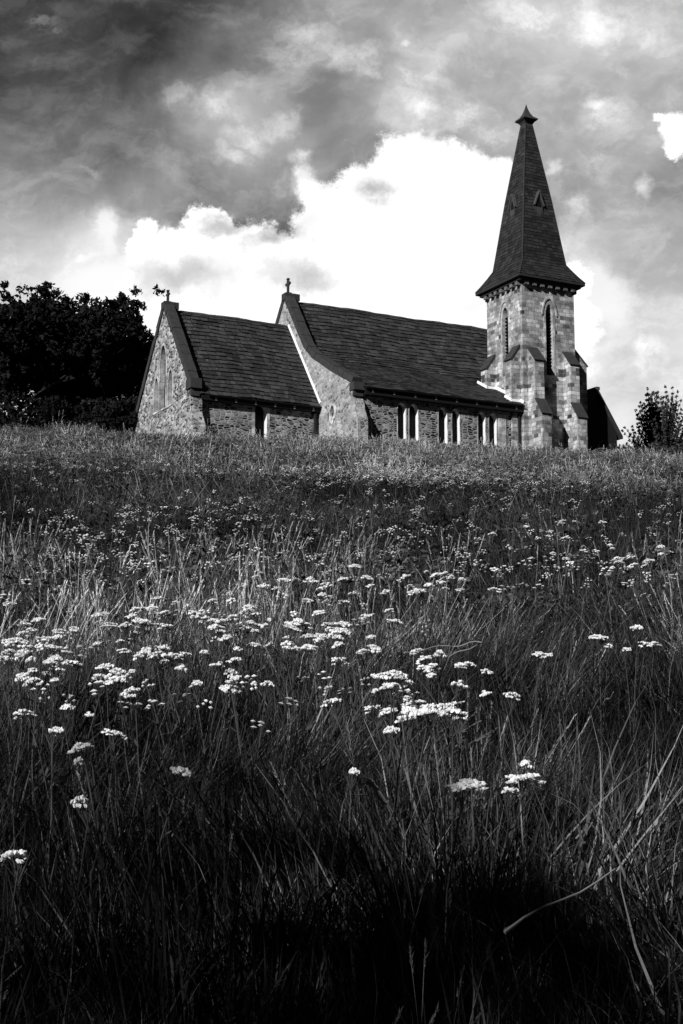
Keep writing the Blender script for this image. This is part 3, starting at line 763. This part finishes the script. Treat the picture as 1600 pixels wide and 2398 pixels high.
# ------------------------------------------------------------------ headstones in front of the aisle wall
def wp(a, b): p = O + uu * a + vv * b; return p.x, p.y
def headstone(a, b, w, h, style, label, tilt=0):
    x, y = wp(a, b); root = empty('headstone', (x, y, gz(x, y) - .2), math.atan2(uu.y, uu.x)); tag(root, label, 'headstone', 'headstones before the aisle wall')
    root.rotation_euler[1] = tilt
    if style == 'round': pr = [(-w / 2, 0), (w / 2, 0), (w / 2, h - w / 2)] + [(w / 2 * math.cos(t), h - w / 2 + w / 2 * math.sin(t)) for t in [math.pi * k / 8 for k in range(1, 8)]] + [(-w / 2, h - w / 2)]
    elif style == 'point': pr = [(-w / 2, 0), (w / 2, 0), (w / 2, h * .75), (0, h), (-w / 2, h * .75)]
    else: pr = [(-w / 2, 0), (w / 2, 0), (w / 2, h), (-w / 2, h)]
    m = MB(); m.prism(pr, lambda p, q, d: (p, d, q), -.06, .06); m.build('slab', m_grave, root)
    m = MB(); m.box(-w / 2 - .1, w / 2 + .1, -.14, .14, 0, .24); m.build('plinth', m_grave, root)
headstone(-7.4, -1.3, .95, 1.05, 'round', 'broad rounded headstone under the first pair of aisle windows')
headstone(-6.2, -1.0, 1.2, .95, 'flat', 'wide flat-topped headstone between the first and second window pairs')
headstone(-4.6, -1.5, .7, .95, 'point', 'small pointed headstone under the second pair of aisle windows', .05)
headstone(-2.7, -1.2, .8, 1.0, 'round', 'rounded headstone under the third pair of aisle windows')
headstone(-1.7, -1.0, .6, .85, 'round', 'small leaning headstone nearest the tower', -.08)

# ------------------------------------------------------------------ meadow grass: clumps of blades
proto_col = bpy.data.collections.new('clump_shapes')
def clump(name, n, h, spread, lean, w, bend, mats=(.22, .68, .10), seed=0, heads=0, segs=4):
    r = np.random.default_rng(seed); m = MB()
    for i in range(n):
        a = r.uniform(0, 2 * math.pi); rad = spread * math.sqrt(r.random()); bx, by = rad * math.cos(a), rad * math.sin(a)
        da = r.uniform(0, 2 * math.pi) if r.random() < .6 else a; L = h * r.uniform(.45, 1.1); tl = abs(r.normal(0, lean)); bd = bend * r.uniform(.2, 1.6)
        ww = w * r.uniform(.6, 1.3); px, py, pz = bx, by, -.03; ang = tl
        side = Vector((-math.sin(da + r.normal(0, .5)), math.cos(da), 0)).normalized()
        vs = []; fs = []
        for k in range(segs + 1):
            t = k / segs; wk = ww * (1 - t ** 1.6 * .93) * (.7 + .3 * math.sin(math.pi * min(1, t * 1.6)))
            vs += [(px - side.x * wk / 2, py - side.y * wk / 2, pz), (px + side.x * wk / 2, py + side.y * wk / 2, pz)]
            st_ = L / segs; px += math.cos(da) * math.sin(ang) * st_; py += math.sin(da) * math.sin(ang) * st_; pz += math.cos(ang) * st_; ang += bd / segs * (.5 + t)
        for k in range(segs): fs.append((2 * k, 2 * k + 1, 2 * k + 3, 2 * k + 2))
        q = r.random(); mi = 0 if q < mats[0] else (1 if q < mats[0] + mats[1] else 2)
        m.add(vs, fs, mi)
    for i in range(heads):       # flowering stalks with a feathery head
        a = r.uniform(0, 2 * math.pi); rad = spread * r.random(); b = Vector((rad * math.cos(a), rad * math.sin(a), 0)); d = Vector((r.normal(0, .2), r.normal(0, .2), 1)).normalized(); L = h * r.uniform(1.1, 1.6)
        tip = b + d * L; m.tube([b, b + d * L * .5 + Vector((.01, 0, 0)), tip], [w * .22, w * .18, w * .12], 3, 2)
        for k in range(14):
            p = tip - d * (.16 * k / 14) * L * 1.2; o = Vector(r.normal(size=3)); o = (o - d * o.dot(d)).normalized() * w * (.5 + 1.2 * math.sin(math.pi * (k + 1) / 15)); s = d.cross(o).normalized() * w * .35
            m.add([p - s, p + s, p + o + d * w * 2.2], [(0, 1, 2)], 2)
    o = bpy.data.objects.new(name, m.mesh(name, [m_gdark, m_gmid, m_straw])); proto_col.objects.link(o)
names = []
for i in range(5): clump('clump_a%d' % i, 44, .31, .12, .30, .0052, 1.2, (.32, .61, .07), 20 + i)                      # 0-4 ordinary
for i in range(3): clump('clump_b%d' % i, 30, .42, .09, .34, .0072, 1.9, (.25, .65, .1), 40 + i)                          # 5-7 long arching
for i in range(3): clump('clump_c%d' % i, 34, .24, .13, .4, .006, 1.3, (.15, .55, .3), 60 + i, heads=3)                    # 8-10 pale with seed heads
for i in range(2): clump('clump_d%d' % i, 20, .50, .12, .8, .006, 1.3, (.1, .4, .5), 80 + i)                             # 11-12 dry tangled
for i in range(3): clump('clump_e%d' % i, 40, .16, .15, .7, .010, 2.2, (.4, .56, .04), 90 + i)                           # 13-15 short curly leaves
def leafy(name, n, h, spread, size, seed):
    r = np.random.default_rng(seed); m = MB()
    for i in range(n):
        a = r.uniform(0, 6.283); rad = spread * math.sqrt(r.random()); z = h * r.random() ** .7; p = Vector((rad * math.cos(a), rad * math.sin(a), z))
        u = Vector(r.normal(size=3)); u.z = abs(u.z) * .5; u.normalize(); v = u.cross(Vector(r.normal(size=3))).normalized(); s = size * r.uniform(.5, 1.4)
        m.add([p - u * s, p - v * s * .32 - u * s * .1, p + u * s, p + v * s * .32 - u * s * .1], [(0, 1, 2, 3)], 0 if r.random() < .4 else 1)
        if i % 3 == 0: m.add([Vector((rad * .3 * math.cos(a), rad * .3 * math.sin(a), 0)), p, p + v * .002], [(0, 1, 2)], 1)
    o = bpy.data.objects.new(name, m.mesh(name, [m_gdark, m_gmid, m_straw])); proto_col.objects.link(o)
for i in range(3): leafy('clump_f%d' % i, 90, .27, .15, .022, 110 + i)                                                    # 16-18 leafy weeds
def sstep(x, a, b): t = np.clip((x - a) / (b - a), 0, 1); return t * t * (3 - 2 * t)
def field(y0, y1, dens, sc, wide=1.2):
    n = int((y1 - y0) * (y0 + y1) * .27 * dens + (y1 - y0) * 2 * wide * dens)
    y = y0 + (y1 - y0) * rng.random(n); hw = .27 * y + wide
    # area-correct
    keep = rng.random(n) < hw / hw.max(); y = y[keep]; hw = hw[keep]
    x = (rng.random(len(y)) * 2 - 1) * hw
    return np.stack([x, y, np.full(len(y), sc)], 1)
P = np.concatenate([field(.75, 2.2, 210, 1.0, .8), field(2.2, 5, 170, 1.0, 1.0), field(5, 9, 110, 1.05), field(9, 16, 60, 1.2), field(16, 30, 42, 1.5), field(30, 55, 22, 1.9, 2), field(55, 92, 12, 2.1, 4)])
x, y, sc = P[:, 0], P[:, 1], P[:, 2]
# keep clear of the church's footprint and the camera itself
la = (x - O.x) * uu.x + (y - O.y) * uu.y; lb = (x - O.x) * vv.x + (y - O.y) * vv.y
inside = ((la > -18.3) & (la < -10.5) & (lb > 4.4) & (lb < 12.6)) | ((la > -10.7) & (la < 4.3) & (lb > .3) & (lb < 17.4)) | ((la > -.1) & (la < 3.7) & (lb > -.1) & (lb < 4)) | ((la > 4.1) & (la < 7.3) & (lb > 1) & (lb < 4.6))
thin = (vnoise(x / .42, y / .42, 81) < .36) & (rng.random(len(x)) < .72) & (y < 14) & (y > 3.3)
ok = ~inside & ~thin & (x * x + y * y > .65 ** 2)
x, y, sc = x[ok], y[ok], sc[ok]
z = ground(x, y)
ks = x / y                                   # bearing
hn = vnoise(x / 1.1, y / 1.1, 21); hn2 = vnoise(x / 3.3, y / 2.6, 22)
hn3 = vnoise(x / .38, y / .38, 23)
hgt = .50 + .45 * hn + .35 * hn2 + .45 * hn3
fr_ = np.where(y > 14, 2.2, 1.0)
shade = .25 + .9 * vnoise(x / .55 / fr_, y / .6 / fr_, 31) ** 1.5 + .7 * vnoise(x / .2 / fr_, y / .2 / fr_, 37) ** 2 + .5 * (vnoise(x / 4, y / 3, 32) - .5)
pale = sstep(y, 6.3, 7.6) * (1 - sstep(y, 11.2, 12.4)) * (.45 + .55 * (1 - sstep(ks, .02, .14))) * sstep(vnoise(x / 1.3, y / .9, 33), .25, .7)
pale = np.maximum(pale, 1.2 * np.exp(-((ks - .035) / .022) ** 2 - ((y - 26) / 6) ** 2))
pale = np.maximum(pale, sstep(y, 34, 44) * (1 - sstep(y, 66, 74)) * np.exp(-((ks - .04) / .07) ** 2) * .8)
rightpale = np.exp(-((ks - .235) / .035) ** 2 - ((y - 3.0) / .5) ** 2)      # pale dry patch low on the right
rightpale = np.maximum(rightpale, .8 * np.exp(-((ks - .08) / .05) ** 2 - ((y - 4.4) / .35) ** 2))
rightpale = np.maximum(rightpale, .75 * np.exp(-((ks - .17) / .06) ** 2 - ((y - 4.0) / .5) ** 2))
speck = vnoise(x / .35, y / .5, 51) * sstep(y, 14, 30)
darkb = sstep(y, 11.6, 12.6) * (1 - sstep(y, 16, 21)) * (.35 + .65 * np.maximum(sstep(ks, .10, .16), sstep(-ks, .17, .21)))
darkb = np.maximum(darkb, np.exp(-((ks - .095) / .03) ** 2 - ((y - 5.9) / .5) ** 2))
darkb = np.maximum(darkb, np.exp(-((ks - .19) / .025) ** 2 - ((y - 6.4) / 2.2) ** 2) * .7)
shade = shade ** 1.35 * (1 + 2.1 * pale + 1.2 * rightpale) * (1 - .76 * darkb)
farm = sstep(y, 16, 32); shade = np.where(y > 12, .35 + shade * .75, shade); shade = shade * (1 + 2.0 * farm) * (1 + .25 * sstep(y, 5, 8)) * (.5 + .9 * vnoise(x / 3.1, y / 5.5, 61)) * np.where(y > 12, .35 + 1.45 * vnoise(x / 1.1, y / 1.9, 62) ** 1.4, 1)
hgt = hgt * (1 - .42 * farm) * (1 + farm * (2.4 * vnoise(x / 1.1, y / 1.9, 62) ** 3 - .3)) * (1 - .35 * np.exp(-((ks - .085) / .035) ** 2 - ((y - 5.6) / .45) ** 2)) * (1 + .25 * darkb)
rr = rng.random(len(x)); idx = rng.integers(0, 5, len(x))
long_ = rr < .22; idx[long_] = 5 + rng.integers(0, 3, long_.sum())
pl = rng.random(len(x)) < (.08 + .50 * np.clip(pale, 0, 1) + .22 * sstep(y, 14, 26)); idx[pl] = 8 + rng.integers(0, 3, pl.sum())
cu = rng.random(len(x)) < .26; idx[cu] = 13 + rng.integers(0, 3, cu.sum())
lf = rng.random(len(x)) < np.where(y > 14, .10 + .22 * sstep(y, 14, 34), np.where(y > 8, .15, .0)); idx[lf] = 16 + rng.integers(0, 3, lf.sum())
dr = rng.random(len(x)) < (.035 + .6 * rightpale) * (1 - darkb); idx[dr] = 11 + rng.integers(0, 2, dr.sum())
hgt = hgt * np.where(y < 3, .85, 1)
nearw = ((la > -19) & (la < 5) & (lb > -1.2) & (lb < 4.6)); nearw = nearw[ok]; hgt = np.where(nearw, hgt * (.6 + 1.5 * vnoise(x / .9, y / .9, 91) ** 2), hgt)
def cloud_obj(name, pts, rot, scl, idx, shade, collection, sep_n):
    me = bpy.data.meshes.new(name); me.vertices.add(len(pts)); me.vertices.foreach_set('co', pts.astype(np.float32).ravel())
    for nme, typ, arr, key in (('rot', 'FLOAT_VECTOR', rot, 'vector'), ('scl', 'FLOAT_VECTOR', scl, 'vector'), ('idx', 'INT', idx, 'value'), ('shade', 'FLOAT', shade, 'value')):
        at = me.attributes.new(nme, typ, 'POINT'); at.data.foreach_set(key, np.ascontiguousarray(arr, dtype=np.int32 if typ == 'INT' else np.float32).ravel())
    o = bpy.data.objects.new(name, me); col.objects.link(o)
    ng = bpy.data.node_groups.new(name + '_nodes', 'GeometryNodeTree')
    ng.interface.new_socket('Geometry', in_out='INPUT', socket_type='NodeSocketGeometry'); ng.interface.new_socket('Geometry', in_out='OUTPUT', socket_type='NodeSocketGeometry')
    gi = ng.nodes.new('NodeGroupInput'); go = ng.nodes.new('NodeGroupOutput'); ip = ng.nodes.new('GeometryNodeInstanceOnPoints')
    ci = ng.nodes.new('GeometryNodeCollectionInfo'); ci.inputs['Collection'].default_value = collection; ci.inputs['Separate Children'].default_value = True; ci.inputs['Reset Children'].default_value = True
    def na(nme, typ):
        n = ng.nodes.new('GeometryNodeInputNamedAttribute'); n.data_type = typ; n.inputs['Name'].default_value = nme; return n.outputs['Attribute']
    L = ng.links.new
    L(gi.outputs[0], ip.inputs['Points']); L(ci.outputs[0], ip.inputs['Instance']); ip.inputs['Pick Instance'].default_value = True
    L(na('idx', 'INT'), ip.inputs['Instance Index']); L(na('scl', 'FLOAT_VECTOR'), ip.inputs['Scale'])
    e2r = ng.nodes.new('FunctionNodeEulerToRotation'); L(na('rot', 'FLOAT_VECTOR'), e2r.inputs[0]); L(e2r.outputs[0], ip.inputs['Rotation'])
    L(ip.outputs[0], go.inputs[0])
    md = o.modifiers.new('clumps', 'NODES'); md.node_group = ng
    return o
n = len(x); print('grass clumps', n)
lx = (vnoise(x / .8, y / .8, 71) - .5) * 1.5; ly = (vnoise(x / .8, y / .8, 72) - .5) * 1.5      # tussocks lean together
yaw = rng.random(n) * 6.283
rot = np.stack([rng.normal(0, .15, n) + lx * np.cos(yaw) + ly * np.sin(yaw), rng.normal(0, .15, n) - lx * np.sin(yaw) + ly * np.cos(yaw), yaw], 1)
wsc = sc * (.85 + .4 * rng.random(n)); zs = np.where(y > 16, np.minimum(sc, 1.3), sc) * hgt
scl = np.stack([wsc, wsc, zs], 1)
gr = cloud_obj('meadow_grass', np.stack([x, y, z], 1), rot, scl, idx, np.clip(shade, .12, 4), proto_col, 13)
tag(gr, 'long rough meadow grass covering the slope up to the church', 'grass', kind='stuff')

# ------------------------------------------------------------------ white flat-topped wildflowers
def flower_meshes(seed, D=.075, H=.52):
    r = random.Random(seed); hd = MB(); sm = MB()
    bendx, bendy = r.gauss(0, .04), r.gauss(0, .04); top = Vector((bendx, bendy, H - .05))
    sm.tube([(0, 0, -.05), (bendx * .3, bendy * .3, H * .5), top], [.0026, .0022, .0018], 5)
    for i in range(7):                      # feathery leaves
        z = H * (.15 + .1 * i); a = r.uniform(0, 6.28); L = .055 - .004 * i; c = Vector((bendx * z / H, bendy * z / H, z)); d = Vector((math.cos(a), math.sin(a), .6)).normalized(); s = Vector((-math.sin(a), math.cos(a), 0))
        for k in range(6):
            p = c + d * L * (k + 1) / 6; w = .005 * math.sin(math.pi * (k + 1) / 7) + .001
            sm.add([p - s * w, p + s * w, p + d * .006 + Vector((0, 0, .002))], [(0, 1, 2)])
        sm.add([c - s * .001, c + s * .001, c + d * L], [(0, 1, 2)])
    nsub = r.randint(9, 14)
    for j in range(nsub):
        rr_ = D / 2 * math.sqrt((j + .3) / nsub) * r.uniform(.9, 1.1); a = j * 2.4 + r.uniform(-.3, .3)
        c = Vector((top.x + rr_ * math.cos(a), top.y + rr_ * math.sin(a) * .9, top.z + .045 - .010 * (rr_ / (D / 2)) ** 2 + r.uniform(-.007, .007)))
        sm.tube([top - Vector((0, 0, r.uniform(0, .03))), c - Vector((0, 0, .004))], [.0012, .0008], 3)
        for k in range(9):
            b = k * 2.4 + r.random(); q = .0105 * math.sqrt((k + .4) / 9); p = c + Vector((q * math.cos(b), q * math.sin(b), r.uniform(-.0015, .002) - q * q * 12))
            s = .0062; n_ = 5; tl = Vector((r.gauss(0, .8), r.gauss(0, .8), 1)).normalized(); ax = tl.orthogonal().normalized(); ay = tl.cross(ax)
            ring = [p + (ax * math.cos(t) + ay * math.sin(t)) * s for t in [6.283 * m_ / n_ for m_ in range(n_)]]
            hd.add(ring + [p + tl * .002, p - tl * .004], [(m_, (m_ + 1) % n_, n_) for m_ in range(n_)] + [((m_ + 1) % n_, m_, n_ + 1) for m_ in range(n_)])
    return hd.mesh('flower_head', m_petal), sm.mesh('stem', m_stem), top + Vector((0, 0, .045))
FM = [flower_meshes(100 + i) for i in range(6)]
def flower(xd, yd, label, group=None, size=None, h=None):
    s, t = st(xd, yd); h = h if h else random.uniform(.34, .50)
    fx, fy = hit(xd, yd, h)
    hm, sm_, top = random.choice(FM); k = h / .515
    w = size * .85
    root = empty('wildflower', (fx, fy, gz(fx, fy)), random.uniform(0, 6.28)); tag(root, label, 'wildflower', group)
    root.rotation_euler[0] = random.gauss(0, .14); root.rotation_euler[1] = random.gauss(0, .14)
    for nme, me in (('stem', sm_), ('flower_head', hm)):
        o = bpy.data.objects.new(nme, me); col.objects.link(o); o.parent = root
        o.scale = (w if nme == 'flower_head' else 1, w if nme == 'flower_head' else 1, 1)
    root.scale = (k ** .5, k ** .5, k) if False else (k, k, k)
singles = [(28,1627,'large white flat flower at the left edge, alone above dark grass',1.35),(225,1680,'widest white flower of the lower left meadow, with a ragged rim',1.5),(290,1688,'small tilted white flower just right of the widest lower left one',.9),
 (290,1750,'single neat white flower below the widest lower left one',1.0),(168,1836,'tiny white flower lowest in the dark grass at left',.6),(6,1962,'white flower cut by the left edge, lowest of all',.9),(785,1768,'small white flower alone in mid meadow above dark grass',.5),
 (1010,1800,'wide white flower low in the meadow, left of the lowest right pair',1.5),(1168,1790,'wider upper flower of the lowest pair on the right',1.5),(1145,1811,'smaller lower flower of the lowest pair on the right',.9),(1103,1743,'tiny flat white flower above the lowest right pair',.6),
 (352,1582,'white flower standing just below the dense left drift',1.0),(162,1637,'lower white flower of a small left pair',.9),(186,1620,'upper white flower of a small left pair',.8),(118,1650,'short slanting white flower beside the small left pair',.7),
 (42,1386,'large white flower above the drift at the far left',1.4),(430,1378,'white flower standing above the middle of the left drift',1.1),(1218,1502,'white flower before the dark hollow in the grass',1.0),(1275,1500,'round white flower right of the dark hollow',.9),(948,1672,'small white flower below the right-hand drift',.7),
 (95,1722,'faint small flower low at left',.4),(1515,1265,'large white flower high at the right edge',1.5),(1125,1308,'bright white flower pair top, right of the central drift',1.3)]
for (a, b, lb, w) in singles: flower(a, b, lb, size=w)
clusters = [((90,1495,100,85),38,'white flat-topped wildflower in the crowded drift at the left edge'),((400,1440,185,75),52,'white flat-topped wildflower in the long drift left of centre'),
 ((665,1390,125,100),38,'white flat-topped wildflower in the central drift of the meadow'),((820,1400,80,110),24,'white flat-topped wildflower just right of the central drift'),
 ((1010,1335,90,30),18,'white flat-topped wildflower in the thin upper row right of centre'),((1000,1570,130,85),38,'white flat-topped wildflower in the bright tangled drift below the dark hollow'),
 ((470,1530,300,40),14,'white flat-topped wildflower scattered below the long left drift'),((1330,1250,240,60),30,'white flat-topped wildflower scattered on the upper right slope'),
 ((1430,1470,70,30),6,'white flat-topped wildflower in the dark grass at the far right')]
for (cx, cy, rx, ry), cnt, lb in clusters:
    for i in range(cnt):
        a = random.uniform(0, 6.283); q = math.sqrt(random.random())
        flower(min(max(cx + rx * q * math.cos(a), -6), 1574), cy + ry * q * math.sin(a), lb, group='wildflowers: ' + lb[29:], size=random.uniform(.65, 1.35))
# a few pale dry stalks lying over the grass
def stalk(pts, r, label):
    P_ = []
    for (xd, yd, h) in pts: fx, fy = hit(xd, yd, h); P_.append(Vector((fx, fy, gz(fx, fy) + h)))
    root = empty('dry_stalk', P_[0]); tag(root, label, 'grass stalk')
    Q = []
    for a, b in zip(P_[:-1], P_[1:]):
        for k in range(6): Q.append(a.lerp(b, k / 6) - P_[0] + Vector((0, 0, .006 * math.sin(k * 1.1))))
    Q.append(P_[-1] - P_[0]); m = MB(); m.tube(Q, [r * (1 - .5 * k / len(Q)) for k in range(len(Q))], 6); m.build('stem', m_dry, root)
    m = MB(); d = (Q[2] - Q[0]).normalized(); sd_ = d.cross(Vector((0, 1, .2))).normalized() * r * 2.2
    m.add([Q[0] - sd_, Q[0] + sd_, Q[0] + d * .03 + sd_ * .6, Q[0] + d * .05 + Vector((0, 0, .003)), Q[0] + d * .03 - sd_ * .6], [(0, 1, 2, 3, 4)]); m.build('leaf_sheath', m_dry, root)
m_dry = plain('dry_stalk_straw', .16, .8, .2)
stalk([(1158, 2152, .42), (1412, 2004, .47)], .0022, 'long straight pale stalk lying slantwise over the dark grass, low at right')
stalk([(1030, 1512, .34), (1104, 1474, .44), (1030, 1484, .42), (925, 1498, .36)], .0028, 'pale bent straw folded sharply over the dark hollow')
stalk([(905, 1880, .30), (912, 1800, .44), (921, 1722, .56)], .0026, 'upright pale stalk left of the lowest right-hand flowers')
stalk([(842, 1798, .46), (888, 1856, .40)], .0030, 'short slanting pale blade beside the upright pale stalk')
stalk([(1400, 1700, .30), (1385, 1620, .48), (1408, 1590, .54)], .0024, 'pale curved stalk hooking over the dark gap at right')
# the far and faint ones, past counting
fcol = bpy.data.collections.new('far_flower_shapes')
for i in range(3):
    r = random.Random(i); hd = MB()
    for j in range(6):
        a = j * 2.4 + r.random(); q = .04 * math.sqrt(j / 6); c = Vector((q * math.cos(a), q * math.sin(a), .40 + r.uniform(-.02, .012))); w = r.uniform(.007, .014)
        ring = [c + Vector((w * math.cos(t), w * math.sin(t), 0)) for t in [6.283 * k / 5 for k in range(5)]]
        hd.add(ring + [c + Vector((0, 0, .005)), c - Vector((0, 0, .005))], [(k, (k + 1) % 5, 5) for k in range(5)] + [((k + 1) % 5, k, 6) for k in range(5)])
    hd.tube([(0, 0, 0), (0, 0, .39)], [.002, .0015], 3, 1)
    o = bpy.data.objects.new('far_flower%d' % i, hd.mesh('far_flower', [m_petalfar, m_gmid])); fcol.objects.link(o)
fp = []
def scat(n, x0, x1, y0, y1):
    for i in range(n):
        xd = random.uniform(x0, x1); yd = random.uniform(y0, y1); p = hit(xd, yd, .45); fp.append(p)
scat(230, 90, 640, 1150, 1300); scat(110, 640, 1100, 1150, 1290); scat(130, 1080, 1560, 1150, 1330); scat(1300, 820, 1150, 1005, 1095); scat(500, 640, 1250, 1010, 1110); scat(500, 0, 760, 985, 1080); scat(400, 1150, 1568, 1045, 1120); scat(160, 0, 1568, 1070, 1180); scat(60, 0, 1000, 1300, 1600)
fp = np.array(fp); n = len(fp); fsc = np.clip(.8 + fp[:, 1] * .016, .8, 1.7) * rng.uniform(.6, 1.2, n)
zsc = rng.uniform(.85, 1.25, n)
fo = cloud_obj('small_wildflowers', np.stack([fp[:, 0], fp[:, 1], ground(fp[:, 0], fp[:, 1])], 1), np.stack([rng.normal(0, .15, n), rng.normal(0, .15, n), rng.random(n) * 6], 1),
  np.stack([fsc, fsc, zsc], 1), rng.integers(0, 3, n), rng.random(n) ** .8 * 1.05 + .12, fcol, 3)
tag(fo, 'faint small white wildflowers dotted over the upper slope', 'wildflowers', kind='stuff')
